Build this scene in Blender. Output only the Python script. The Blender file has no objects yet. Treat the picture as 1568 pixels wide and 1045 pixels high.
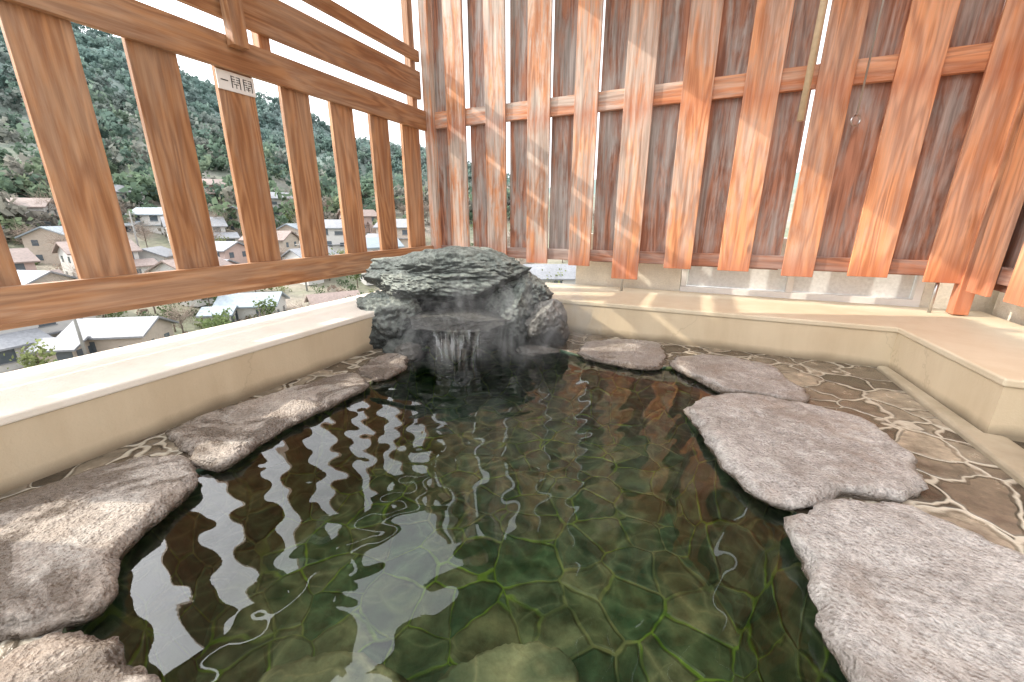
import bpy, bmesh, math, random
import numpy as np
from mathutils import Vector, noise, Matrix
random.seed(7); np.random.seed(7)
scene=bpy.context.scene
YAW=math.radians(-24.8)
COL=scene.collection

# ---------------------------------------------------------------- nodes helper
class NT:
    def __init__(s,name):
        s.m=bpy.data.materials.new(name); s.m.use_nodes=True
        s.t=s.m.node_tree; s.t.nodes.clear()
        s.out=s.t.nodes.new('ShaderNodeOutputMaterial')
    def n(s,typ,ins=None,**kw):
        nd=s.t.nodes.new(typ)
        for k,v in kw.items(): setattr(nd,k,v)
        if ins:
            for k,v in ins.items():
                sock=nd.inputs[k]
                if isinstance(v,bpy.types.NodeSocket): s.t.links.new(v,sock)
                else: sock.default_value=v
        return nd
    def math(s,op,a,b=0.0,c=None,clamp=False):
        ins={0:a,1:b}
        if c is not None: ins[2]=c
        return s.n('ShaderNodeMath',ins,operation=op,use_clamp=clamp).outputs[0]
    def mix(s,f,a,b,blend='MIX'):
        nd=s.n('ShaderNodeMix',data_type='RGBA',blend_type=blend)
        for i,v in ((0,f),(6,a),(7,b)):
            if isinstance(v,bpy.types.NodeSocket): s.t.links.new(v,nd.inputs[i])
            else: nd.inputs[i].default_value=v if i==0 or len(v)==4 else (*v,1)
        return nd.outputs[2]
    def noise(s,vec,scale,detail=5,rough=.55,dist=0.):
        return s.n('ShaderNodeTexNoise',{'Vector':vec,'Scale':scale,'Detail':detail,'Roughness':rough,'Distortion':dist})
    def ramp(s,f,stops):
        nd=s.n('ShaderNodeValToRGB',{0:f}); r=nd.color_ramp
        while len(r.elements)<len(stops): r.elements.new(.5)
        for e,(p,c) in zip(r.elements,stops):
            e.position=p; e.color=(c,c,c,1) if isinstance(c,(int,float)) else (*c,1)
        return nd.outputs[0]
    def obj(s): return s.n('ShaderNodeTexCoord').outputs['Object']
    def mapping(s,vec,scale,loc=(0,0,0)):
        return s.n('ShaderNodeMapping',{'Vector':vec,'Scale':scale,'Location':loc}).outputs[0]
    def bump(s,h,strength,dist=.01,normal=None):
        ins={'Height':h,'Strength':strength,'Distance':dist}
        if normal is not None: ins['Normal']=normal
        return s.n('ShaderNodeBump',ins).outputs[0]
    def bsdf(s,col,rough=.6,normal=None,**kw):
        ins={'Base Color':col if isinstance(col,bpy.types.NodeSocket) or len(col)==4 else (*col,1),'Roughness':rough}
        if normal is not None: ins['Normal']=normal
        ins.update(kw)
        b=s.n('ShaderNodeBsdfPrincipled',ins)
        s.t.links.new(b.outputs[0],s.out.inputs[0]); return s.m

def simple(name,col,rough=.6,bump=0.,bscale=30,var=.15,**kw):
    t=NT(name); o=t.obj(); nz=t.noise(o,bscale,3).outputs[0]; n2=t.noise(o,bscale*.07,3).outputs[0]
    f=t.math('ADD',t.math('MULTIPLY',nz,.5),t.math('MULTIPLY',n2,.5))
    c=t.mix(t.ramp(f,[(.35,0.),(.65,1.)]),tuple(x*(1-var) for x in col),tuple(min(1,x*(1+var)) for x in col))
    return t.bsdf(c,rough,t.bump(nz,bump,.01) if bump else None,**kw)

def plaster(name,col,stain,rough=.75,crack=.25):
    t=NT(name); o=t.obj()
    n1=t.noise(o,1.3,5,.6).outputs[0]; n2=t.noise(t.mapping(o,(6,6,.8)),1.,4,.6).outputs[0]; n3=t.noise(o,70,3,.6).outputs[0]
    f=t.ramp(t.math('ADD',t.math('MULTIPLY',n1,.55),t.math('MULTIPLY',n2,.45)),[(.40,1.),(.58,0.)])
    c=t.mix(t.math('MULTIPLY',f,.5),col,stain)
    z=t.n('ShaderNodeSeparateXYZ',{0:o}).outputs[2]
    foot=t.ramp(t.math('ADD',z,t.math('MULTIPLY',t.math('SUBTRACT',n1,.5),.14)),[(.03,1.),(.10,0.)])
    c=t.mix(t.math('MULTIPLY',foot,.75),c,tuple(x*.3 for x in stain))
    if crack:
        wv=t.n('ShaderNodeVectorMath',{0:o,1:t.n('ShaderNodeVectorMath',{0:t.noise(o,3,4,.7).outputs['Color'],3:.35},operation='SCALE').outputs[0]},operation='ADD').outputs[0]
        ve=t.n('ShaderNodeTexVoronoi',{'Vector':wv,'Scale':.45},feature='DISTANCE_TO_EDGE').outputs['Distance']
        c=t.mix(t.math('MULTIPLY',t.ramp(ve,[(.0,1.),(.0025,0.)]),crack),c,(.25,.19,.12))
    return t.bsdf(c,rough,t.bump(t.math('ADD',n3,t.math('MULTIPLY',n1,2.)),.3,.006))

def wood(name,light,dark,pale,palef,bottom=None,rough=.55,smin=.65):
    t=NT(name)
    uv=t.n('ShaderNodeUVMap',uv_map='UVMap').outputs[0]
    rnd=t.n('ShaderNodeAttribute',attribute_name='rnd').outputs['Fac']
    o=t.obj()
    big=t.noise(t.mapping(uv,(5,.55,1)),1.0,2,.5,.3).outputs[0]
    rings=t.math('SINE',t.math('MULTIPLY',big,60.))
    fine=t.noise(t.mapping(uv,(110,2.2,1)),1.0,3,.6).outputs[0]
    med=t.noise(t.mapping(uv,(22,1.1,1)),1.0,4,.6).outputs[0]
    g=t.math('ADD',t.math('MULTIPLY',rings,.17),t.math('ADD',t.math('MULTIPLY',fine,.5),t.math('MULTIPLY',med,.55)))
    c=t.mix(t.ramp(g,[(.32,0.),(.72,1.)]),dark,light)
    c=t.mix(.5,c,t.mix(rnd,(.6,.54,.48),(1.3,1.24,1.18)),'MULTIPLY')
    v=t.n('ShaderNodeTexVoronoi',{'Vector':t.mapping(uv,(3.3,1.25,1)),'Scale':1.,'Randomness':1.})
    kn=t.ramp(v.outputs['Distance'],[(.03,1.),(.085,0.)])
    c=t.mix(t.math('MULTIPLY',kn,.8),c,(dark[0]*.3,dark[1]*.25,dark[2]*.25))
    w=t.noise(o,1.1,4,.65).outputs[0]
    w2=t.noise(t.mapping(uv,(9,1.0,1)),1.,6,.72,.4).outputs[0]
    wf=t.ramp(t.math('ADD',t.math('MULTIPLY',w,.35),t.math('MULTIPLY',w2,.65)),[(.43,0.),(.56,1.)])
    sx=t.n('ShaderNodeSeparateXYZ',{0:o})
    if bottom:
        side=t.n('ShaderNodeMapRange',{'Value':sx.outputs['X'],'From Min':1.2,'From Max':-2.2,'To Min':smin,'To Max':1.25}).outputs[0]  # weathering made paler toward the left, corner glare painted in
        wf=t.math('MULTIPLY',wf,side,clamp=True)
    c=t.mix(t.math('MULTIPLY',wf,palef),c,t.mix(t.ramp(med,[(.35,0.),(.65,1.)]),tuple(x*.45 for x in pale),pale))
    # dark water stains
    ds_=t.ramp(t.noise(t.mapping(uv,(7,.45,1),(5,9,0)),1.,5,.7,.6).outputs[0],[(.56,0.),(.68,1.)])
    c=t.mix(t.math('MULTIPLY',ds_,.5 if bottom else .3),c,tuple(x*.45 for x in dark))
    if bottom:
        zz=t.math('ADD',sx.outputs['Z'],t.math('MULTIPLY',w2,-.5))
        bf=t.ramp(zz,[(.42,1.),(.66,0.)])
        c=t.mix(t.math('MULTIPLY',bf,.6),c,bottom)
        st=t.ramp(t.math('ADD',t.math('ABSOLUTE',t.math('SUBTRACT',sx.outputs['Z'],2.3)),t.math('MULTIPLY',w2,.5)),[(.22,1.),(.45,0.)])
        c=t.mix(t.math('MULTIPLY',st,.45),c,bottom)
    hb=t.math('ADD',t.math('MULTIPLY',fine,.6),t.math('MULTIPLY',rings,.2))
    return t.bsdf(c,rough,t.bump(hb,.5,.003),**{'Specular IOR Level':.35})

def flag(name,scale,ramp,mortar,mw,rough,bstr=.8,warp=.25,mossy=None,dist=.015):
    t=NT(name); o=t.obj()
    wn=t.noise(o,2.2,3).outputs['Color']
    wv=t.n('ShaderNodeVectorMath',{0:wn,1:(.5,.5,.5)},operation='SUBTRACT').outputs[0]
    wv=t.n('ShaderNodeVectorMath',{0:wv,3:warp},operation='SCALE').outputs[0]
    p=t.n('ShaderNodeVectorMath',{0:o,1:wv},operation='ADD').outputs[0]
    ve=t.n('ShaderNodeTexVoronoi',{'Vector':p,'Scale':scale,'Randomness':.95},feature='DISTANCE_TO_EDGE').outputs['Distance']
    vc=t.n('ShaderNodeTexVoronoi',{'Vector':p,'Scale':scale,'Randomness':.95},feature='F1').outputs['Color']
    s=t.n('ShaderNodeSeparateColor',{0:vc}).outputs[0]
    stone=t.ramp(s,ramp)
    f1=t.noise(o,9,6,.65).outputs[0]; f2=t.noise(o,60,3,.6).outputs[0]; f3=t.noise(o,2.7,3,.6).outputs[0]
    stone=t.mix(.85,stone,t.ramp(f1,[(.3,.35),(.7,1.5)]),'MULTIPLY')
    ed=t.math('ADD',ve,t.math('ADD',t.math('MULTIPLY',t.math('SUBTRACT',f1,.5),mw*2.2),t.math('MULTIPLY',t.math('SUBTRACT',f3,.5),mw*3.)))
    mk=t.ramp(ed,[(mw*.55,1.),(mw*1.15,0.)])
    mc=t.mix(f1,tuple(x*.4 for x in mortar),mortar)
    if mossy: mc=t.mix(t.ramp(t.noise(o,2.1,3).outputs[0],[(.42,0.),(.56,1.)]),mc,mossy)
    c=t.mix(mk,stone,mc)
    hh=t.math('ADD',t.ramp(ed,[(mw*.3,0.),(mw*2.2,1.)]),t.math('ADD',t.math('MULTIPLY',f1,.6),t.math('MULTIPLY',f2,.12)))
    rg=t.ramp(f1,[(.35,rough[0]),(.65,rough[1])])
    return t.bsdf(c,rg,t.bump(hh,bstr,dist))

def slabstone(name,ca,cb,cdark,pf,lo=.5,hi=1.3):
    t=NT(name); o=t.obj()
    n1=t.noise(o,3.2,6,.62).outputs[0]; n2=t.noise(o,24,6,.72).outputs[0]; n3=t.noise(o,95,3,.7).outputs[0]
    c=t.mix(t.ramp(n1,[(.36,0.),(.64,1.)]),ca,cb)
    c=t.mix(.95,c,t.ramp(t.math('ADD',t.math('MULTIPLY',n2,.5),t.math('MULTIPLY',n3,.5)),[(.38,lo),(.62,hi)]),'MULTIPLY')
    cr=t.ramp(t.noise(o,5.5,7,.75,.5).outputs[0],[(.54,0.),(.62,1.)])
    c=t.mix(t.math('MULTIPLY',cr,.4),c,(.60,.58,.53))
    br=t.ramp(t.noise(o,2.0,5,.65,.4).outputs[0],[(.50,0.),(.66,1.)])
    c=t.mix(t.math('MULTIPLY',br,.45),c,(.27,.19,.13))
    pos=t.n('ShaderNodeNewGeometry').outputs['Position']
    z=t.n('ShaderNodeSeparateXYZ',{0:pos}).outputs[2]
    zz=t.math('ADD',z,t.math('MULTIPLY',t.math('SUBTRACT',n1,.5),.08))
    wet=t.ramp(t.math('MULTIPLY',zz,10.),[(.30,1.),(.58,0.)])
    patch=t.ramp(t.noise(o,2.3,6,.68,.8).outputs[0],[(.48,0.),(.56,1.)])
    wetp=t.math('MAXIMUM',wet,t.math('MULTIPLY',patch,pf))
    c=t.mix(t.math('MULTIPLY',wetp,.85),c,cdark)
    r=t.math('SUBTRACT',.6,t.math('MULTIPLY',wetp,.5))
    pit=t.ramp(t.n('ShaderNodeTexVoronoi',{'Vector':o,'Scale':62.}).outputs['Distance'],[(.1,0.),(.5,1.)])
    h=t.math('ADD',t.math('ADD',t.math('MULTIPLY',n2,1.3),t.math('MULTIPLY',n3,.5)),t.math('MULTIPLY',pit,.5))
    return t.bsdf(c,r,t.bump(h,1.,.015))

def rockmat(name,ca,cb,cdark,bd=.04):
    t=NT(name); o=t.n('ShaderNodeNewGeometry').outputs['Position']
    n1=t.noise(o,4,8,.65,.4).outputs[0]; n2=t.noise(o,22,6,.7).outputs[0]
    c=t.mix(t.ramp(n1,[(.38,0.),(.6,1.)]),ca,cb)
    c=t.mix(.9,c,t.ramp(n2,[(.35,.4),(.65,1.5)]),'MULTIPLY')
    cr=t.ramp(t.noise(o,9,7,.75,.5).outputs[0],[(.53,0.),(.62,1.)])
    c=t.mix(t.math('MULTIPLY',cr,.4),c,tuple(x*1.3 for x in ca))
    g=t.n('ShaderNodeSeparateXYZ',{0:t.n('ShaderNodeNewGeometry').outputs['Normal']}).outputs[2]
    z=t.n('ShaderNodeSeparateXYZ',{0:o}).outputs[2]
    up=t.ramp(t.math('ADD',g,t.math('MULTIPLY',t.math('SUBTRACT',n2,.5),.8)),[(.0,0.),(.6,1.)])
    c=t.mix(t.math('SUBTRACT',1.,t.math('MULTIPLY',up,.95)),c,cdark)  # dry tops kept pale with sunlight painted in, other faces darkened
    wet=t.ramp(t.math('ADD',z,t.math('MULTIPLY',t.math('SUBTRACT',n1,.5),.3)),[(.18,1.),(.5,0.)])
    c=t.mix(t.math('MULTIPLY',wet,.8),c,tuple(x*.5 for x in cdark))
    h=t.math('ADD',t.math('MULTIPLY',n1,1.1),t.math('MULTIPLY',n2,.7))
    return t.bsdf(c,t.math('SUBTRACT',.75,t.math('MULTIPLY',wet,.55)),t.bump(h,1.,bd))

# ---------------------------------------------------------------- materials
M_leftwood=wood('cedar_wood',(.48,.25,.12),(.30,.135,.06),(.56,.44,.33),.35)
M_front=wood('cedar_weathered',(.76,.37,.19),(.48,.20,.095),(.74,.66,.59),.88,bottom=(.44,.115,.045),smin=.35)
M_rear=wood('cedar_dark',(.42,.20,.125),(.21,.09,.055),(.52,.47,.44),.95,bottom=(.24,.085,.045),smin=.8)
M_plaster=plaster('cream_plaster',(.60,.50,.35),(.46,.36,.23))
M_cap=plaster('ledge_plaster_sunlit_tint',(.80,.75,.66),(.70,.62,.50),.6,0)  # whiter copy of the ledge plaster, strong sunlight painted into its colour
M_cap2=plaster('ledge_plaster',(.62,.54,.40),(.50,.40,.26),.6,0)
M_white=simple('white_paint',(.8,.79,.76),.5,.1,20,.05)
M_pale=simple('pale_wall',(.76,.71,.60),.75,.6,60,.10)
M_metal=simple('metal',(.5,.5,.5),.35,0,20,.1,Metallic=1.)
M_dark=simple('dark_void',(.03,.03,.03),.6)
M_pave=flag('wet_flagstones',4.0,[(0.,(.06,.048,.034)),(.35,(.13,.10,.07)),(.7,(.18,.15,.11)),(1.,(.32,.27,.20))],(.66,.60,.48),.036,(.05,.28),1.,.4)
M_pool=flag('pool_flagstones',4.4,[(0.,(.04,.085,.06)),(.3,(.09,.155,.10)),(.6,(.17,.165,.115)),(.8,(.09,.145,.115)),(1.,(.28,.25,.18))],(.34,.34,.20),.026,(.3,.6),.7,.16,mossy=(.22,.32,.06))
M_slab=slabstone('andesite_slab',(.50,.465,.43),(.38,.345,.315),(.11,.08,.055),.35,.5,1.3)
M_slabw=slabstone('wet_andesite_slab',(.47,.42,.37),(.34,.29,.245),(.08,.056,.038),.85,.45,1.4)
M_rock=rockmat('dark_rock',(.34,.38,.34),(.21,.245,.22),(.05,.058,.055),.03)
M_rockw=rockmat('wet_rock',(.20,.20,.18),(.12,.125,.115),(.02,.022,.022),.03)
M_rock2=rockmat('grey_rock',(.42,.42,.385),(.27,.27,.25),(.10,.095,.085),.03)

# ---------------------------------------------------------------- mesh helpers
def new_obj(name,me,mats=(),parent=None,rot=False):
    ob=bpy.data.objects.new(name,me); COL.objects.link(ob)
    for m in mats: me.materials.append(m)
    if rot: ob.rotation_euler=(0,0,YAW)
    if parent: ob.parent=parent
    return ob
def empty(name,loc=(0,0,0),rotz=0):
    e=bpy.data.objects.new(name,None); COL.objects.link(e); e.location=loc; e.rotation_euler=(0,0,rotz); e.empty_display_size=.2; return e

class Boards:
    def __init__(s): s.v=[];s.f=[];s.uv=[];s.r=[];s.mi=[]
    def add(s,x0,x1,y0,y1,z0,z1,axis=2,mi=0,warp=.004):
        r=random.random(); lo=(x0,y0,z0); hi=(x1,y1,z1); b=len(s.v)
        jit=[random.uniform(-warp,warp) for _ in range(3)]
        for k in range(8):
            p=[hi[i] if (k>>i)&1 else lo[i] for i in range(3)]
            for i in range(3):
                if i!=axis: p[i]+=jit[i]*(1 if (k>>axis)&1 else -1)
            s.v.append(p)
        off=(r*37.,random.random()*50)
        for q in ((0,2,3,1),(4,5,7,6),(0,1,5,4),(2,6,7,3),(0,4,6,2),(1,3,7,5)):
            s.f.append([b+i for i in q]); s.r.append(r); s.mi.append(mi)
            pts=[s.v[b+i] for i in q]
            rngs=[max(p[i] for p in pts)-min(p[i] for p in pts) for i in range(3)]
            oth=[i for i in range(3) if i!=axis]; ax=max(oth,key=lambda i:rngs[i])
            ax2=axis if rngs[axis]>.011 else [i for i in oth if i!=ax][0]
            for p in pts: s.uv.append((p[ax]+off[0],p[ax2]+off[1]))
    def build(s,name,mats,bevel=.004,rot=True,parent=None):
        me=bpy.data.meshes.new(name); me.from_pydata(s.v,[],s.f)
        uv=me.uv_layers.new(name='UVMap')
        for i,u in enumerate(s.uv): uv.data[i].uv=u
        at=me.attributes.new('rnd','FLOAT','FACE')
        for i,r in enumerate(s.r): at.data[i].value=r
        for i,m in enumerate(s.mi): me.polygons[i].material_index=m
        ob=new_obj(name,me,mats,parent,rot)
        if bevel:
            b=ob.modifiers.new('b','BEVEL'); b.width=bevel; b.segments=2
        return ob

def prism(name,poly,z0,z1,mat,bevel=.01,rot=True,parent=None):
    bm=bmesh.new(); vs=[bm.verts.new((x,y,z0)) for x,y in poly]
    f=bm.faces.new(vs); r=bmesh.ops.extrude_face_region(bm,geom=[f])
    for g in r['geom']:
        if isinstance(g,bmesh.types.BMVert): g.co.z=z1
    bmesh.ops.recalc_face_normals(bm,faces=bm.faces)
    me=bpy.data.meshes.new(name); bm.to_mesh(me); bm.free()
    ob=new_obj(name,me,[mat],parent,rot)
    if bevel:
        b=ob.modifiers.new('b','BEVEL'); b.width=bevel; b.segments=3; b.limit_method='ANGLE'
    return ob
def cyl(name,p0,p1,r0,r1,mat,parent=None,rot=False,seg=12):
    p0=Vector(p0);p1=Vector(p1);d=p1-p0
    bm=bmesh.new(); bmesh.ops.create_cone(bm,segments=seg,radius1=r0,radius2=r1,depth=d.length,cap_ends=True)
    q=d.to_track_quat('Z','Y').to_matrix().to_4x4()
    bmesh.ops.transform(bm,matrix=Matrix.Translation((p0+p1)/2)@q,verts=bm.verts)
    for f in bm.faces: f.smooth=len(f.verts)==4
    me=bpy.data.meshes.new(name); bm.to_mesh(me); bm.free()
    return new_obj(name,me,[mat],parent,rot)

TOP=4.52
# ---------------------------------------------------------------- left fence
L=Boards(); A=-3.53
for k in range(-6,7):
    b0=1.172+.54*k
    L.add(A-.02,A+.02,b0,min(b0+.29,4.86),.70,2.40,2)
L.add(A+.022,A+.075,-2.6,4.84,.64,.84,1)
L.add(A-.10,A+.020,-2.6,4.90,.60,.635,1)
L.add(A+.022,A+.07,-2.6,4.84,2.30,2.53,1)
L.add(A-.03,A+.02,-2.6,4.84,2.66,2.97,1)
L.add(A-.03,A+.02,2.2,4.84,3.08,3.20,1)
L.add(A-.03,A+.02,-2.6,2.75,3.0,3.55,1)
L.add(A-.03,A+.02,-2.6,2.75,3.57,4.12,1)
L.add(A-.03,A+.02,-2.6,2.75,4.14,TOP,1)
L.add(A+.075,A+.16,2.34,2.46,2.45,TOP,2)
L.add(A-.12,A-.035,2.70,2.80,2.45,TOP,2)
L.add(A-.14,A-.05,4.74,4.84,.38,TOP,2)
for bb in (-2.2,0.3):
    L.add(A-.12,A-.035,bb,bb+.1,.38,TOP,2)
L.build('slatted_wooden_fence',[M_leftwood])

# ---------------------------------------------------------------- back fence
Bk=Boards(); Bf=4.89
for k in range(-4,6):
    c=-.806+.56*k; zb=.66+random.uniform(-.015,.015)
    if k==0: zb=.52
    w=random.uniform(.132,.150)
    if c+.14<2.15: Bk.add(c-w,c+w,Bf,Bf+.03,zb,TOP,2,0,.010)
for k in range(-5,6):
    c=-.806+.56*(k+.5)
    w=.124 if k<-2 else (.145 if k<1 else .165)
    if k==2: w=.130
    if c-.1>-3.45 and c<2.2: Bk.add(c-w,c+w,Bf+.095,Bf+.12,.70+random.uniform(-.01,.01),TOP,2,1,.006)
Bk.add(-3.46,2.08,Bf+.032,Bf+.093,.71,.84,0,1)
Bk.add(-3.46,2.08,Bf+.032,Bf+.093,2.33,2.52,0,0)
Bk.add(-3.46,2.08,Bf+.032,Bf+.093,3.92,4.1,0,0)
Bk.add(-3.50,-3.38,Bf-.04,Bf+.06,.38,TOP,2,0)
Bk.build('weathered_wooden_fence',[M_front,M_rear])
Rf=Boards()
for k in range(0,6):
    b0=4.50-.5*k
    Rf.add(2.10,2.13,b0,b0+.30,.60,TOP,2,0,.006)
    Rf.add(2.20,2.225,b0-.26,b0+.06,.64,TOP,2,1,.006)
Rf.add(2.20,2.225,4.57,4.90,.64,TOP,2,1,.0)
Rf.add(2.135,2.195,1.9,4.84,.71,.84,1,1)
Rf.add(2.135,2.195,1.9,4.84,2.33,2.52,1,0)
Rf.add(2.09,2.197,4.86,4.98,.38,TOP,2,0)
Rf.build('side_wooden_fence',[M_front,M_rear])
Cn=Boards()
for i in range(13):
    x=-3.28+.46*i
    Cn.add(x,x+.455,2.55,5.5,4.64,4.665,1,0,.0)
for yb in (2.7,3.8,4.94): Cn.add(-3.28,2.7,yb,yb+.09,4.56,4.635,0,0,0)
Cn.build('wooden_canopy',[M_leftwood])

for a in (-.833,1.963):
    cyl('fence_support_rod',(a,Bf+.05,.365),(a,Bf+.05,.72),.014,.014,M_metal,rot=True)
M_pole=simple('bamboo_pole',(.62,.5,.33),.5,.2,20,.15)
cyl('bamboo_pole',(.655,4.81,2.05),(.70,4.85,4.4),.028,.032,M_pole,rot=True)
hk=empty('hanging_hook',(0,0,0),YAW)
cyl('rod',(1.07,4.83,2.06),(1.10,4.85,4.4),.008,.008,M_metal,parent=hk)
bpy.ops.mesh.primitive_torus_add(major_radius=.04,minor_radius=.008,location=(1.07,4.83,2.02),rotation=(math.radians(90),0,.5))
tr=bpy.context.object; tr.name='ring'; tr.data.materials.append(M_metal); tr.parent=hk

sg=empty('notice_plaque',(0,0,0),YAW)
S=Boards(); S.add(A+.0225,A+.032,2.25,2.545,2.155,2.29,1,0,0); S.build('plate',[M_white],.002,False,sg)
S=Boards(); xs=(A+.0325,A+.0345)
def st(b0,b1,z0,z1): S.add(xs[0],xs[1],b0,b1,z0,z1,1,0,0)
st(2.275,2.33,2.219,2.226)
def gate(b):
    st(b,b+.006,2.18,2.265); st(b+.064,b+.07,2.18,2.265)
    for z in (2.26,2.243,2.226): st(b+.007,b+.03,z-.002,z+.003); st(b+.04,b+.063,z-.002,z+.003)
    st(b+.016,b+.054,2.208,2.213); st(b+.033,b+.038,2.182,2.207)
gate(2.355); gate(2.45); st(2.466,2.504,2.193,2.197)
S.build('characters',[M_dark],0,False,sg)

# ---------------------------------------------------------------- parapet / ledge
poly=[(-3.48,-2.6),(-2.72,-2.6),(-2.72,4.14),(1.5,4.14),(1.58,2.98),(2.42,2.98),(2.42,5.2),(-3.48,5.2)]
pr=empty('bath_parapet',(0,0,0),YAW)
prism('wall',poly,-.7,.322,M_plaster,.0,False,pr)
prism('cap_sunlit_tint',[(-3.50,-2.6),(-2.71,-2.6),(-2.71,4.127),(-2.74,5.22),(-3.50,5.22)],.3225,.37,M_cap,.012,False,pr)  # left cap, sun overexposure carried by the whiter plaster
prism('cap',[(-2.708,4.13),(1.49,4.13),(1.57,2.97),(2.44,2.97),(2.44,5.22),(-2.737,5.22)],.3225,.37,M_cap2,.012,False,pr)
prism('plaster_kerb',[(1.41,4.12),(1.51,1.2),(1.72,1.2),(1.66,2.97),(1.575,2.975),(1.495,4.12)],-.3,.05,M_cap2,.03)
prism('terrace_podium',[(-3.46,-2.58),(3.2,-2.58),(3.2,5.18),(-3.46,5.18)],-15.5,-.72,M_pale,.02)
prism('plaster_wall',[(-1.5,5.26),(-.2,5.26),(-.2,5.42),(-1.5,5.42)],-1,1.02,M_pale)
prism('plaster_wall',[(2.0,5.26),(3.2,5.26),(3.2,5.42),(2.0,5.42)],-1,1.02,M_pale)
prism('plaster_wall',[(2.5,1.5),(2.66,1.5),(2.66,5.2),(2.5,5.2)],-1,.72,M_pale)
wn=empty('sliding_window',(0,0,0),YAW)
W=Boards()
W.add(-.198,1.998,5.24,5.40,.36,.43,0); W.add(-.198,1.998,5.24,5.40,.94,1.0,0)
for a in (-.198,.87,1.938): W.add(a,a+.06,5.245,5.36,.432,.938,2)
W.add(-.198,1.998,5.22,5.235,.345,.36,0)
W.build('frame',[M_white],.004,False,wn)
M_glass=simple('frosted_pane',(.75,.78,.78),.15)
W=Boards(); W.add(-.13,1.93,5.30,5.31,.435,.935,0,0,0); W.build('pane',[M_glass],0,False,wn)
prism('plaster_wall',[(-.2,5.26),(2.0,5.26),(2.0,5.42),(-.2,5.42)],-1,.355,M_pale)

# ---------------------------------------------------------------- pool + surround
SC=1.17
pool=[(-.80,2.80),(-.91,2.45),(-.98,2.30),(-1.10,2.05),(-1.22,1.8),(-1.25,1.55),(-1.36,1.45),(-1.36,1.3),(-1.30,1.1),(-1.22,.95),(-1.17,.85),(-1.15,.76),(-1.05,.70),(-.95,.64),(-.85,.58),(-.8,.3),(-.6,.1),(.6,.1),(.85,.35),(.82,.65),(.86,.78),(.90,.9),(.95,1.02),(1.0,1.14),(1.03,1.22),(.98,1.32),(.96,1.45),(.95,1.6),(.98,1.75),(.99,1.95),(1.08,2.05),(1.22,2.2),(1.30,2.3),(1.30,2.42),(1.22,2.6),(1.17,2.72),(1.05,2.72),(.9,2.7),(.7,2.85),(.5,3.0),(.3,3.2),(0,3.5),(-.4,3.5),(-.75,3.2)]
pool=[(x*SC,y*SC) for x,y in pool]
def chaikin(p,n):
    for _ in range(n):
        q=[]
        for i in range(len(p)):
            a=p[i];b=p[(i+1)%len(p)]
            q+= [(a[0]*.75+b[0]*.25,a[1]*.75+b[1]*.25),(a[0]*.25+b[0]*.75,a[1]*.25+b[1]*.75)]
        p=q
    return p
pool=chaikin(pool,1)
pc=(sum(p[0] for p in pool)/len(pool),sum(p[1] for p in pool)/len(pool))
def W2(a,b): return (a*math.cos(YAW)-b*math.sin(YAW),a*math.sin(YAW)+b*math.cos(YAW))
outer=[W2(*p) for p in ((-2.72,-2.6),(3.2,-2.6),(3.2,2.99),(1.59,3.0),(1.5,4.15),(-2.72,4.15))]
bm=bmesh.new()
vo=[bm.verts.new((x,y,.018)) for x,y in outer]; vi=[bm.verts.new((x,y,.018)) for x,y in pool]
es=[bm.edges.new((l[i],l[(i+1)%len(l)])) for l in (vo,vi) for i in range(len(l))]
bmesh.ops.triangle_fill(bm,edges=es,use_beauty=True)
for f in bm.faces:
    if f.normal.z<0: f.normal_flip()
me=bpy.data.meshes.new('paving'); bm.to_mesh(me); bm.free()
new_obj('flagstone_paving',me,[M_pave])
bm=bmesh.new(); D=.56
prof=[(0,.016),(.0,-.06),(.05,-.2),(.11,-.42),(.17,-D)]
rings=[]
for ins,z in prof:
    r=[]
    for x,y in pool:
        d=Vector((pc[0]-x,pc[1]-y)); d.normalize(); r.append(bm.verts.new((x+d.x*ins,y+d.y*ins,z)))
    rings.append(r)
for a,b in zip(rings,rings[1:]):
    for i in range(len(a)):
        j=(i+1)%len(a); bm.faces.new((a[i],a[j],b[j],b[i]))
bm.faces.new(rings[-1])
bmesh.ops.triangulate(bm,faces=[f for f in bm.faces if len(f.verts)>4])
bmesh.ops.recalc_face_normals(bm,faces=bm.faces)
me=bpy.data.meshes.new('basin'); bm.to_mesh(me); bm.free()
basin=new_obj('pool_basin',me,[M_pool])

def inpoly(x,y,P):
    c=False;j=len(P)-1
    for i in range(len(P)):
        xi,yi=P[i];xj,yj=P[j]
        if (yi>y)!=(yj>y) and x<(xj-xi)*(y-yi)/(yj-yi)+xi: c=not c
        j=i
    return c
big=[]
for i,(x,y) in enumerate(pool):
    d=Vector((x-pc[0],y-pc[1])); d.normalize(); big.append((x+d.x*.04,y+d.y*.04))
st_=.016; nx=int(3.4/st_); ny=int(4.2/st_)
src=(-.45,3.55)
waves=[(random.uniform(0,6.28),random.uniform(.13,.45),random.uniform(0,6.28)) for _ in range(14)]
def wz(x,y):
    r=math.hypot(x-src[0],y-src[1])
    z=.0010*math.sin(r*2*math.pi/.14+3.*noise.noise(Vector((x*1.5,y*1.5,3))))*math.exp(-r*.5)*1.4
    w=0
    for a,l,ph in waves:
        w+=math.sin((x*math.cos(a)+y*math.sin(a))*6.283/l+ph)*l
    calm=.5+.5*min(1,max(0,(y-x*.5-.6)/1.6))
    z+=(w*.00058+.0028*noise.noise(Vector((x*5,y*5,1.)))+.0014*noise.noise(Vector((x*11,y*11,5.))))*calm
    return z
idx={};vs=[];fs=[]
ok={}
x0=-1.7;y0=.05
for i in range(nx):
    for j in range(ny):
        ok[i,j]=inpoly(x0+(i+.5)*st_,y0+(j+.5)*st_,big)
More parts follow.
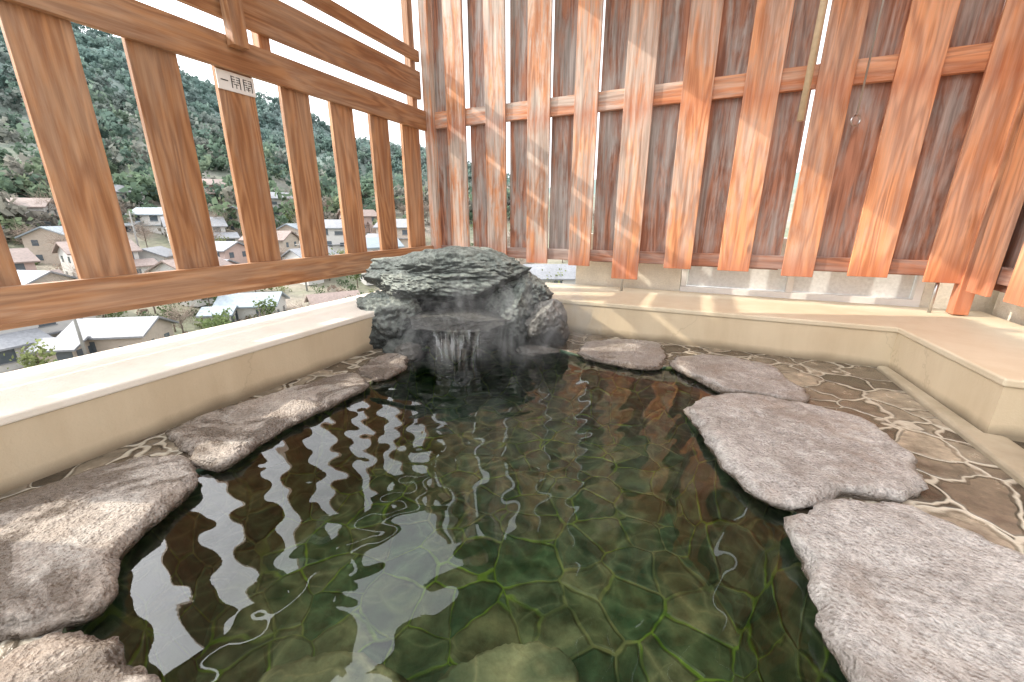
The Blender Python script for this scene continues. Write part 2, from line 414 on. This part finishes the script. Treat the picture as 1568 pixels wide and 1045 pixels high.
def gv(i,j):
    if (i,j) not in idx:
        x=x0+i*st_;y=y0+j*st_; idx[i,j]=len(vs); vs.append((x,y,wz(x,y)))
    return idx[i,j]
for (i,j),o in ok.items():
    if o: fs.append((gv(i,j),gv(i+1,j),gv(i+1,j+1),gv(i,j+1)))
me=bpy.data.meshes.new('water'); me.from_pydata(vs,[],fs)
me.polygons.foreach_set('use_smooth',[True]*len(fs))
t=NT('hot_spring_water'); o=t.obj()
# caustic lines painted into the transparency colour with ridged noise
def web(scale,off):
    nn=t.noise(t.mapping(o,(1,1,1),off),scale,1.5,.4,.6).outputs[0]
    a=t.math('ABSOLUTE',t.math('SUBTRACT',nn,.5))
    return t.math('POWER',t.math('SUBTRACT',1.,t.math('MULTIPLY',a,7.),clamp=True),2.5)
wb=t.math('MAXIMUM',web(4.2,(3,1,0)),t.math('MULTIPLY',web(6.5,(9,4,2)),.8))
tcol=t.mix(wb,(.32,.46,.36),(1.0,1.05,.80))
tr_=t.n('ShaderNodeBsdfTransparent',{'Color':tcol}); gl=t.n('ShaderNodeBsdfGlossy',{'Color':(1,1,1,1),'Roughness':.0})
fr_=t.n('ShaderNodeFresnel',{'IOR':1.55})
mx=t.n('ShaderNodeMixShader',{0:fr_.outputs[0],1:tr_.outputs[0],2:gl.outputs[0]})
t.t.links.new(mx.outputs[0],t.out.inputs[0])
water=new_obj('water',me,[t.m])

# ---------------------------------------------------------------- slab stones
def slab(name,pts,zt,zb,mat,seed,sc=SC,N=170):
    P=chaikin([(x*sc,y*sc) for x,y in pts],2)
    seg=[];L=0
    for i in range(len(P)):
        a=P[i];b=P[(i+1)%len(P)];l=math.dist(a,b);seg.append((L,l,a,b));L+=l
    Q=[];k=0
    for i in range(N):
        s=L*i/N
        while k<len(seg)-1 and seg[k][0]+seg[k][1]<s:k+=1
        u=(s-seg[k][0])/max(seg[k][1],1e-9);a,b=seg[k][2:];Q.append(Vector((a[0]+(b[0]-a[0])*u,a[1]+(b[1]-a[1])*u)))
    c=Vector((0,0))
    for q in Q:c+=q
    c/=N
    area=sum(Q[i].x*Q[(i+1)%N].y-Q[(i+1)%N].x*Q[i].y for i in range(N)); sgn=1 if area>0 else -1
    nor=[]
    for i in range(N):
        tt=(Q[(i+2)%N]-Q[i-2]); n=Vector((tt.y,-tt.x))*sgn; n.normalize(); nor.append(n)
    h=zt-zb
    prof=[(.06,zb),(.02,zb+h*.25),(-.008,zb+h*.5),(-.012,zb+h*.72),(.004,zt-.016),(.014,zt-.004),(.032,zt)]
    V=[];R=[]
    for pi,(e,z) in enumerate(prof):
        ring=[]
        for i in range(N):
            q=Q[i]-nor[i]*e
            nn=noise.fractal(Vector((q.x*7,q.y*7,seed+z*10)),.8,2.,6)
            q=q+nor[i]*nn*.034
            zz=z+ (noise.fractal(Vector((q.x*4,q.y*4,seed)),1.,2.,5)*.014 if pi>=4 else nn*.01)
            ring.append(len(V));V.append((q.x,q.y,zz))
        R.append(ring)
    base=[Vector(V[i]) for i in R[-1]]
    T=30
    for tI in range(1,T):
        s=1-tI/T; ring=[]
        for i in range(N):
            q=c+(Vector((base[i].x,base[i].y))-c)*s
            z=zt+noise.fractal(Vector((q.x*4,q.y*4,seed)),1.,2.,5)*.014+noise.fractal(Vector((q.x*16,q.y*16,seed)),1.,2.,4)*.005
            ring.append(len(V));V.append((q.x,q.y,z))
        R.append(ring)
    F=[]
    for a,b in zip(R,R[1:]):
        for i in range(N):
            j=(i+1)%N; F.append((a[i],a[j],b[j],b[i]) if sgn>0 else (a[j],a[i],b[i],b[j]))
    V.append((c.x,c.y,zt)); ci=len(V)-1
    for i in range(N):
        j=(i+1)%N; F.append((R[-1][i],R[-1][j],ci) if sgn>0 else (R[-1][j],R[-1][i],ci))
    me=bpy.data.meshes.new(name); me.from_pydata(V,[],F); me.polygons.foreach_set('use_smooth',[True]*len(F))
    return new_obj(name,me,[mat])
stones=[
 ([(.96,2.035),(1.23,2.2),(1.43,2.13),(1.63,2.0),(1.77,1.918),(1.79,1.75),(1.77,1.607),(1.67,1.456),(1.50,1.273),(1.33,1.262),(1.23,1.29),(1.10,1.25),(.985,1.222),(.92,1.284),(.903,1.39),(.88,1.504),(.93,1.72),(.93,1.918)],.075,-.03),
 ([(1.21,2.88),(1.475,2.925),(1.716,2.82),(1.84,2.709),(1.79,2.463),(1.76,2.21),(1.65,2.09),(1.48,2.2),(1.267,2.27),(1.24,2.41),(1.173,2.557),(1.134,2.68)],.055,-.03),
 ([(.542,3.172),(.778,3.36),(1.19,3.3),(1.22,3.1),(1.10,2.70),(.933,2.65),(.698,2.79),(.516,2.91)],.05,-.03),
 ([(.952,1.139),(1.118,1.205),(1.305,1.225),(1.417,1.19),(1.45,1.109),(1.50,1.013),(1.55,.896),(1.5,.6),(1.3,.3),(.95,.2),(.76,.35),(.75,.6),(.787,.747),(.824,.855),(.878,.987),(.905,1.08)],.09,-.03),
 ([(-1.68,1.73),(-1.646,1.905),(-1.45,2.145),(-1.247,2.354),(-1.12,2.557),(-.973,2.487),(-.891,2.334),(-1.035,2.06),(-1.158,1.816),(-1.186,1.553),(-1.219,1.456),(-1.342,1.495),(-1.462,1.607)],.06,-.03),
 ([(-1.08,2.63),(-1.0,2.95),(-.85,2.96),(-.725,2.709),(-.866,2.42),(-.964,2.51)],.05,-.03),
 ([(-1.83,1.186),(-1.758,1.36),(-1.637,1.51),(-1.405,1.54),(-1.257,1.39),(-1.222,1.285),(-1.234,1.18),(-1.233,1.066),(-1.18,.963),(-1.109,.87),(-1.091,.813),(-1.132,.787),(-1.195,.765),(-1.26,.752),(-1.6,.74),(-1.95,.85),(-1.95,1.05)],.08,-.03),
 ([(-1.18,.687),(-1.16,.73),(-1.066,.745),(-1.0,.727),(-.912,.683),(-.80,.645),(-.75,.5),(-.9,.4),(-1.2,.5)],.08,-.03),
]
for i,(p,zt,zb) in enumerate(stones):
    slab('edging_stone',p,zt,zb,M_slab if i<4 else M_slabw,i*7.3)
def circ(x,y,rx,ry,n=9,s=0):
    random.seed(s); return [(x+rx*math.cos(2*math.pi*i/n)*random.uniform(.85,1.12),y+ry*math.sin(2*math.pi*i/n)*random.uniform(.85,1.12)) for i in range(n)]
M_sub=simple('submerged_stone',(.34,.30,.24),.6,.8,25,.35)
subs=[slab('submerged_step_stone',circ(-.50,.76,.24,.13,9,3),-.22,-.5,M_sub,3.,1.17),
      slab('submerged_step_stone',circ(-.02,.78,.21,.15,9,5),-.24,-.5,M_sub,9.,1.17)]
random.seed(11)

# ---------------------------------------------------------------- fountain rocks
def boulder(name,loc,size,seed,mat,rotz=0,planes=14,sub=5,rough=.07,parent=None,tilt=(0,0),pmin=.62):
    rg=random.Random(seed); bm=bmesh.new(); bmesh.ops.create_icosphere(bm,subdivisions=sub,radius=1)
    pl=[]
    for _ in range(planes):
        v=Vector((rg.gauss(0,1),rg.gauss(0,1),rg.gauss(0,1))); v.normalize(); pl.append((v,rg.uniform(pmin,.92)))
    for v in bm.verts:
        n=v.co.normalized(); r=1.
        for p,d in pl:
            k=n.dot(p)
            if k>.05: r=min(r,d/k)
        r+=noise.fractal(n*2.2+Vector((seed,0,0)),1.,2.,6)*rough+abs(noise.fractal(n*5+Vector((0,seed,0)),.8,2.,5))*rough*.8
        v.co=n*r
    for v in bm.verts: v.co=Vector((v.co.x*size[0],v.co.y*size[1],v.co.z*size[2]))
    for f in bm.faces: f.smooth=True
    me=bpy.data.meshes.new(name); bm.to_mesh(me); bm.free()
    ob=new_obj(name,me,[mat],parent); ob.location=loc; ob.rotation_euler=(tilt[0],tilt[1],rotz); return ob
fr=empty('rock_waterspout')
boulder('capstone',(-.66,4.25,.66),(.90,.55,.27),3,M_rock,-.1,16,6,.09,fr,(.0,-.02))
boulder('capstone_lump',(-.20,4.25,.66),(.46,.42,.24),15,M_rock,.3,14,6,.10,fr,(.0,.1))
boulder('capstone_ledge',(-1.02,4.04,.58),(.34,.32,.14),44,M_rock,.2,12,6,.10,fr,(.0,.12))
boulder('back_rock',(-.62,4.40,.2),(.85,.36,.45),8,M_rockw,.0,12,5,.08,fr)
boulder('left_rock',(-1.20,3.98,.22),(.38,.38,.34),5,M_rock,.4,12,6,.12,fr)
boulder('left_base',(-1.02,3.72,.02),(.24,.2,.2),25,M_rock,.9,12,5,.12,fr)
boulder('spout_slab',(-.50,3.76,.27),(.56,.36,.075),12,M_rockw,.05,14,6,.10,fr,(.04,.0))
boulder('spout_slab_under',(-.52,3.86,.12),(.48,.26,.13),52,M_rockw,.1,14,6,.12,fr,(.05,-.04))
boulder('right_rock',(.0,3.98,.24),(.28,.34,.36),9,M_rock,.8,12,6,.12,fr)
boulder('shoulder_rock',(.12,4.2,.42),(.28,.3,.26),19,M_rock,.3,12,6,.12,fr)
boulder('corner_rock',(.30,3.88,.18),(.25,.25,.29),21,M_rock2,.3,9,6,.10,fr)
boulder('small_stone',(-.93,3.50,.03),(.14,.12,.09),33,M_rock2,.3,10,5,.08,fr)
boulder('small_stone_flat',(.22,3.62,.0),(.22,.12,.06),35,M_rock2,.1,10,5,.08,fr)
t=NT('falling_water'); g=t.n('ShaderNodeBsdfGlossy',{'Color':(1,1,1,1),'Roughness':.12}); g2=t.n('ShaderNodeBsdfTransparent',{'Color':(.9,.93,.93,1)}); g3=t.n('ShaderNodeMixShader',{0:.12,1:g2.outputs[0],2:g.outputs[0]}); t.t.links.new(g3.outputs[0],t.out.inputs[0]); M_fall=t.m
tk=empty('falling_water')
bm=bmesh.new(); NXs=26; NZs=14; g_=[]
for j in range(NZs+1):
    row=[]
    for i in range(NXs+1):
        u=i/NXs; v=j/NZs; x=-.70+.42*u+(u-.5)*-.10*v
        y=3.43-.05*v-.03*math.sin(math.pi*u)+.018*noise.noise(Vector((u*9,v*1.5,2)))
        row.append(bm.verts.new((x,y,.27-.28*v)))
    g_.append(row)
for j in range(NZs):
    for i in range(NXs):
        if noise.noise(Vector((i*.45,j*.12,7)))<.10: bm.faces.new((g_[j][i],g_[j][i+1],g_[j+1][i+1],g_[j+1][i]))
bmesh.ops.delete(bm,geom=[v for v in bm.verts if not v.link_faces],context='VERTS')
for f in bm.faces: f.smooth=True
me=bpy.data.meshes.new('sheet'); bm.to_mesh(me); bm.free(); new_obj('sheet',me,[M_fall],tk)
for i in range(9):
    x=-.5+random.uniform(-.2,.22); y=3.42+random.uniform(-.02,.02)
    cyl('trickle',(x,y,.25+random.uniform(-.03,.0)),(x+random.uniform(-.015,.015),y-.04,-.01),random.uniform(.002,.004),random.uniform(.003,.006),M_fall,tk,seg=8)

# steam drifting over the spout and water
bpy.ops.mesh.primitive_cube_add(size=1,location=(-.1,3.05,.46)); sm=bpy.context.object; sm.name='steam'; sm.scale=(2.3,1.5,.9)
t=NT('steam'); o=t.n('ShaderNodeNewGeometry').outputs['Position']
n1=t.noise(t.mapping(o,(1,1,.5)),3.8,4,.6,1.6).outputs[0]
r1=t.ramp(n1,[(.54,0.),(.74,1.)])
gp=t.n('ShaderNodeTexCoord').outputs['Object']
ln=t.n('ShaderNodeVectorMath',{0:gp},operation='LENGTH').outputs['Value']
fo=t.ramp(ln,[(.22,1.),(.50,0.)])
dn=t.math('MULTIPLY',t.math('MULTIPLY',r1,fo),3.6)
vp=t.n('ShaderNodeVolumePrincipled',{'Color':(.95,.96,.97,1),'Density':dn,'Anisotropy':.3})
t.t.links.new(vp.outputs[0],t.out.inputs['Volume']); sm.data.materials.append(t.m)

# ---------------------------------------------------------------- terrain, trees, houses
def tanel(az):
    xs=[-180,-70,-50,-43,-36,-28,-20,-12,0,30,180]; ys=[.12,.25,.285,.28,.25,.195,.165,.12,.07,.06,.12]
    return float(np.interp(az,xs,ys))
def hz(d,az):
    R=420
    top=tanel(az)*R
    z=float(np.interp(d,[0,72,125,170,R,700,3000],[-15,-15,-6,8,top,top*.8,10]))
    if d>90: z+=noise.fractal(Vector((d*math.sin(math.radians(az))*.012,d*math.cos(math.radians(az))*.012,2)),1.,2.,4)*min(14,(d-90)*.06)
    return z
ds=[0.01]+list(np.linspace(12,150,24))+list(np.linspace(158,520,46))+[600,750,1000,1500,2200,3000]
azs=list(range(-180,-66,6))+[x*1.0 for x in range(-66,10)]+list(range(10,180,6))
V=[];F=[]
for d in ds:
    for az in azs:
        V.append((d*math.sin(math.radians(az)),d*math.cos(math.radians(az)),hz(d,az)))
n=len(azs)
for i in range(len(ds)-1):
    for j in range(n):
        k=(j+1)%n; F.append((i*n+j,i*n+k,(i+1)*n+k,(i+1)*n+j))
me=bpy.data.meshes.new('ground'); me.from_pydata(V,[],F); me.polygons.foreach_set('use_smooth',[True]*len(F))
t=NT('ground_mat'); o=t.obj(); n1=t.noise(o,.06,5).outputs[0]; n2=t.noise(o,.9,4).outputs[0]
c=t.mix(t.ramp(n1,[(.4,0.),(.6,1.)]),(.17,.18,.12),(.29,.25,.21)); c=t.mix(.6,c,t.ramp(n2,[(.3,.6),(.7,1.3)]),'MULTIPLY')
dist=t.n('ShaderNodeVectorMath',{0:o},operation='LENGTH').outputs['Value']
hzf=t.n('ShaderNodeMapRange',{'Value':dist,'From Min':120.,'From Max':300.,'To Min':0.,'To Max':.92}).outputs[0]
c=t.mix(hzf,c,(.15,.215,.205))  # aerial haze painted into the ground colour with distance
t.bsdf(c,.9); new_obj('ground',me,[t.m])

TV=[];TC=[]
rg=np.random.RandomState(5)
def leafs(cx,cy,cz,rx,rz,nq,s,col,jit=.35):
    nc=max(4,nq//14)
    cl=rg.normal(size=(nc,3)); cl/=np.linalg.norm(cl,axis=1)[:,None]; cl*=rg.uniform(.3,.95,(nc,1)); cl*=np.array([rx,rx,rz])
    c=cl[rg.randint(nc,size=nq)]+rg.normal(size=(nq,3))*rx*.2
    u=rg.normal(size=(nq,3));u/=np.linalg.norm(u,axis=1)[:,None];v=np.cross(u,rg.normal(size=(nq,3)));v/=np.linalg.norm(v,axis=1)[:,None]
    ss=(s*rg.uniform(.5,1.3,nq))[:,None]*.5; p=c+np.array((cx,cy,cz))
    TV.append(np.stack([p+(-u-v*.6)*ss,p+(u-v*.4)*ss,p+(u*.7+v)*ss,p+(-u*.6+v*.7)*ss],axis=1))
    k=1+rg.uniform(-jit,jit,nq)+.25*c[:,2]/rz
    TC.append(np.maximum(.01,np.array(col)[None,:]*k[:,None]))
def quad(pts,col): TV.append(np.array([pts],dtype=float)); TC.append(np.array([col],dtype=float))
def trunk(x,y,z0,z1,r,col=(.2,.16,.13)):
    for k in range(5):
        a=k*2*math.pi/5; b=(k+1)*2*math.pi/5
        quad([(x+r*math.cos(a),y+r*math.sin(a),z0),(x+r*math.cos(b),y+r*math.sin(b),z0),(x+r*.35*math.cos(b),y+r*.35*math.sin(b),z1),(x+r*.35*math.cos(a),y+r*.35*math.sin(a),z1)],col)
def stick(p,q,r,col):
    p=np.array(p);q=np.array(q);d=q-p;s=np.cross(d,rg.normal(size=3));s/=np.linalg.norm(s)
    quad([p-s*r,p+s*r,q+s*r*.4,q-s*r*.4],col)
t=NT('foliage'); at=t.n('ShaderNodeAttribute',attribute_name='lc').outputs['Color']
d1=t.n('ShaderNodeBsdfDiffuse',{'Color':at}); d2=t.n('ShaderNodeBsdfTranslucent',{'Color':at}); mx=t.n('ShaderNodeMixShader',{0:.4,1:d1.outputs[0],2:d2.outputs[0]}); t.t.links.new(mx.outputs[0],t.out.inputs[0]); M_leaf=t.m
def mk_treeobj(name):
    V=np.concatenate(TV).reshape(-1,3).astype(np.float32); C=np.concatenate(TC); n=len(C)
    me=bpy.data.meshes.new(name); me.vertices.add(n*4); me.vertices.foreach_set('co',V.ravel())
    me.loops.add(n*4); me.loops.foreach_set('vertex_index',np.arange(n*4,dtype=np.int32))
    me.polygons.add(n); me.polygons.foreach_set('loop_start',np.arange(0,n*4,4,dtype=np.int32))
    me.update(calc_edges=True)
    at=me.attributes.new('lc','FLOAT_COLOR','FACE'); at.data.foreach_set('color',np.concatenate([C,np.ones((n,1))],axis=1).astype(np.float32).ravel())
    TV.clear();TC.clear(); return new_obj(name,me,[M_leaf])
greens=[(.09,.13,.06),(.12,.16,.07),(.17,.20,.09),(.075,.11,.06),(.20,.165,.13),(.25,.20,.165)]
haze=np.array((.165,.24,.235))  # aerial haze tint, mixed into the leaf colours by distance
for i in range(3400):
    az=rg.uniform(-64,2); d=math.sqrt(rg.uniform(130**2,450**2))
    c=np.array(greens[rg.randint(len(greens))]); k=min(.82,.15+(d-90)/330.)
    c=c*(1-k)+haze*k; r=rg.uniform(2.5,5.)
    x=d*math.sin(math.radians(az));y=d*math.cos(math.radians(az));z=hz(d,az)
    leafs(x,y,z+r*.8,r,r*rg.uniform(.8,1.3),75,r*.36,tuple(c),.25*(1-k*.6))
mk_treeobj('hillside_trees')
for i in range(170):
    az=rg.uniform(-62,12); d=rg.uniform(30,145)
    x=d*math.sin(math.radians(az));y=d*math.cos(math.radians(az));z=hz(d,az)
    h=rg.uniform(2,5) if d<70 else rg.uniform(4,7.5)
    if rg.rand()<.45:
        r=h*.38; trunk(x,y,z,z+h*.7,.12); leafs(x,y,z+h*.6,r,h*.42,300,.36,greens[rg.randint(4)])
    else:
        trunk(x,y,z,z+h*.8,.13,(.25,.21,.18))
        for _ in range(80):
            t0=rg.uniform(.3,.8)*h; a=rg.uniform(0,6.28); l=rg.uniform(.2,.5)*h
            q=(x+l*math.cos(a),y+l*math.sin(a),z+t0+l*rg.uniform(.3,1)); stick((x,y,z+t0),q,.03,(.27,.22,.19))
            for _ in range(3):
                m=np.array(q)*.6+np.array((x,y,z+t0))*.4; stick(m,m+rg.normal(size=3)*.25*h+np.array((0,0,.1*h)),.02,(.31,.26,.22))
mk_treeobj('valley_trees')
for i in range(420):
    az=rg.uniform(-62,12); d=rg.uniform(16,120)
    x=d*math.sin(math.radians(az));y=d*math.cos(math.radians(az)); r=rg.uniform(.6,1.8)
    leafs(x,y,hz(d,az)+r*.5,r,r*.6,110,.28,greens[rg.randint(len(greens))])
mk_treeobj('shrubs')

M_roofs=[simple('roof_tiles_grey',(.22,.23,.25),.6,.4,3,.25),simple('roof_tiles_brown',(.24,.185,.165),.6,.4,3,.25),simple('roof_metal_blue',(.24,.29,.33),.5,.2,3,.15)]
M_walls=[simple('wall_white',(.58,.57,.55),.8,0,2,.08),simple('wall_beige',(.46,.40,.34),.8,0,2,.1),simple('wall_pink',(.48,.36,.32),.8,0,2,.1)]
M_win=simple('window_glass',(.10,.12,.14),.1)
def house(az,d,w,dp,h,ri,wi,rot,storeys=2,wing=True):
    x=d*math.sin(math.radians(az));y=d*math.cos(math.radians(az)); z=min(hz(d,az),hz(d-4,az))-.4
    e=empty('japanese_house',(x,y,z),math.radians(-az+rot))
    Wl=Boards();Wi=Boards();Si=Boards(); rv=[];rf=[];gv_=[];gf=[]
    def block(cx,cy,w,dp,h,storeys):
        Wl.add(cx-w/2,cx+w/2,cy-dp/2,cy+dp/2,0,h,0,0,0)
        ov=.6; rh=dp*.26; b=len(rv)
        for sx in (-1,1):
            X=cx+sx*(w/2+ov); rv.extend([(X,cy-dp/2-ov,h-.1),(X,cy,h+rh),(X,cy+dp/2+ov,h-.1),(X,cy-dp/2-ov,h-.32),(X,cy,h+rh-.25),(X,cy+dp/2+ov,h-.32)])
        for q in [(0,1,7,6),(1,2,8,7),(3,9,10,4),(4,10,11,5),(0,6,9,3),(2,5,11,8),(0,3,4,1),(1,4,5,2),(6,7,10,9),(7,8,11,10)]: rf.append(tuple(b+i for i in q))
        b=len(gv_); gv_.extend([(cx-w/2+.003,cy-dp/2,h),(cx-w/2+.003,cy+dp/2,h),(cx-w/2+.003,cy,h+rh-.27),(cx+w/2-.003,cy-dp/2,h),(cx+w/2-.003,cy+dp/2,h),(cx+w/2-.003,cy,h+rh-.27)])
        gf.extend([(b,b+1,b+2),(b+3,b+5,b+4)])
        n=max(2,int(w/2.9)); y0=cy-dp/2
        for s in range(storeys):
            zz=1.+s*(h/storeys)
            for i in range(n):
                if random.random()<.2: continue
                xx=cx-w/2+(i+.5)*w/n+random.uniform(-.3,.3); ww=random.choice((.5,.8,.95)); hh=random.choice((.8,1.2,1.5))
                Wi.add(xx-ww,xx+ww,y0-.04,y0-.01,zz,min(zz+hh,h/storeys*(s+1)-.2),0,0,0)
                Si.add(xx-ww-.1,xx+ww+.1,y0-.12,y0-.005,zz-.12,zz-.01,0,0,0)
            for yy in (cy-dp/4,cy+dp/4):
                Wi.add(cx+w/2+.01,cx+w/2+.04,yy-.5,yy+.5,zz,zz+1.1,1,0,0); Wi.add(cx-w/2-.04,cx-w/2-.01,yy-.5,yy+.5,zz,zz+1.1,1,0,0)
        if storeys>1: Si.add(cx-w/2-.3,cx+w/2+.3,y0-.6,y0-.003,h/2-.1,h/2+.05,0,0,0)
    block(0,0,w,dp,h,storeys)
    if wing: s=random.choice((-1,1)); block(s*w*.42,-dp*.62,w*.45,dp*.55,h*.52 if storeys>1 else h*.8,1)
    Wl.build('walls',[M_walls[wi]],0,False,e)
    me=bpy.data.meshes.new('roof'); me.from_pydata(rv,[],rf); new_obj('roof',me,[M_roofs[ri]],e)
    me=bpy.data.meshes.new('gables'); me.from_pydata(gv_,[],gf); new_obj('gables',me,[M_walls[wi]],e)
    Wi.build('windows',[M_win],0,False,e); Si.build('sills_and_eave',[M_roofs[ri]],0,False,e)
random.seed(4)
for p in [(-51,78,10,7,5.4,0,0,25,2),(-45,70,8,6,3.2,0,1,-35,1),(-53,104,12,7,5.5,1,2,10,2),(-38,92,9,7,5.5,1,0,40,2),(-33,78,8,6,3.2,2,0,-20,1),(-37,128,11,8,5.6,0,0,5,2),(-43,152,11,7,5.5,0,0,30,2),(-30,112,9,7,5.6,1,1,-30,2),(-26,98,8,6,5.4,0,0,35,2),(-34,165,10,7,5.5,1,2,0,2),(-22,112,9,7,8.,0,0,-10,3),(-47,124,10,7,5.5,2,1,60,2),(-18,96,8,7,7.5,2,0,20,3),(-15,122,10,8,6,0,1,-25,2),(-28,150,11,7,5.6,0,0,12,2),(6,78,11,8,6,0,0,10,2),(-10,92,10,7,6,1,0,-8,2),(-41,112,8,6,3.2,0,0,70,1),(-24,74,7,6,3.2,1,0,12,1),(-49,142,9,7,5.5,1,0,-20,2),(-32,135,8,6,5.5,0,1,50,2),(-20,135,9,7,5.5,1,2,20,2),(-40,138,8,6,5.2,2,0,-40,2),(-45,108,9,7,5.5,1,0,15,2),(-35,106,8,6,5.3,0,2,-50,2),(-27,122,9,6,5.4,2,1,60,2),(-50,92,8,6,5.2,0,1,-60,2)]:
    house(*p)
M_pol=simple('pole_concrete',(.3,.3,.29),.8)
for az,d in ((-48,66),(-36,84),(-27,88),(-16,80),(-42,120)):
    x=d*math.sin(math.radians(az));y=d*math.cos(math.radians(az)); z=hz(d,az)
    u=empty('utility_pole',(x,y,z)); cyl('shaft',(0,0,-1),(0,0,9.5),.18,.12,M_pol,u)
    cyl('crossarm',(-1,0,8.8),(1,0,8.8),.06,.06,M_pol,u); cyl('crossarm_low',(-.7,0,8.0),(.7,0,8.0),.06,.06,M_pol,u)

# ---------------------------------------------------------------- light
tdir=Vector((1.0546,-.1018,-.73)).normalized()
el=math.asin(-tdir.z)
sd=bpy.data.lights.new('sun','SUN'); sd.energy=5.; sd.angle=math.radians(.53); sd.color=(1,.90,.76)
so=bpy.data.objects.new('sun',sd); COL.objects.link(so); so.rotation_euler=tdir.to_track_quat('-Z','Y').to_euler(); so.location=(-10,1,8)
w=bpy.data.worlds.new('World'); scene.world=w; w.use_nodes=True; nt=w.node_tree; nt.nodes.clear()
def wn_(typ,ins=None,**kw):
    nd=nt.nodes.new(typ)
    for k,v in kw.items(): setattr(nd,k,v)
    for k,v in (ins or {}).items():
        if isinstance(v,bpy.types.NodeSocket): nt.links.new(v,nd.inputs[k])
        else: nd.inputs[k].default_value=v
    return nd
sk=wn_('ShaderNodeTexSky',sky_type='NISHITA',sun_disc=False,sun_elevation=el,sun_rotation=math.atan2(-tdir.x,-tdir.y),dust_density=3.,air_density=1.)
gen=wn_('ShaderNodeTexCoord').outputs['Generated']
nz=wn_('ShaderNodeTexNoise',{'Vector':gen,'Scale':2.2,'Detail':4.})
rp=wn_('ShaderNodeMapRange',{'Value':nz.outputs[0],'From Min':.3,'From Max':.65,'To Min':.75,'To Max':.96})
dt=wn_('ShaderNodeVectorMath',{0:wn_('ShaderNodeVectorMath',{0:gen},operation='NORMALIZE').outputs[0],1:tuple(-tdir)},operation='DOT_PRODUCT').outputs['Value']
pw=wn_('ShaderNodeMath',{0:wn_('ShaderNodeMath',{0:dt,1:0.},operation='MAXIMUM').outputs[0],1:5.},operation='POWER').outputs[0]
gl=wn_('ShaderNodeMath',{0:pw,1:52.,2:14.5},operation='MULTIPLY_ADD').outputs[0]
cl=wn_('ShaderNodeCombineColor',{0:gl,1:gl,2:wn_('ShaderNodeMath',{0:gl,1:1.02},operation='MULTIPLY').outputs[0]})
mx=wn_('ShaderNodeMix',{0:rp.outputs[0],6:sk.outputs[0],7:cl.outputs[0]},data_type='RGBA')
bg=wn_('ShaderNodeBackground',{0:mx.outputs[2],1:.15}); ow=wn_('ShaderNodeOutputWorld',{0:bg.outputs[0]})

cd=bpy.data.cameras.new('camera'); cam=bpy.data.objects.new('camera',cd); COL.objects.link(cam)
cd.sensor_width=36; cd.lens=620/1568*36; cd.clip_end=6000; cd.clip_start=.02
cam.location=(0,0,1.2); cam.rotation_euler=(math.radians(90-16.8),0,0)
scene.camera=cam
scene.view_settings.view_transform='Standard'; scene.view_settings.look='None'; scene.view_settings.exposure=0
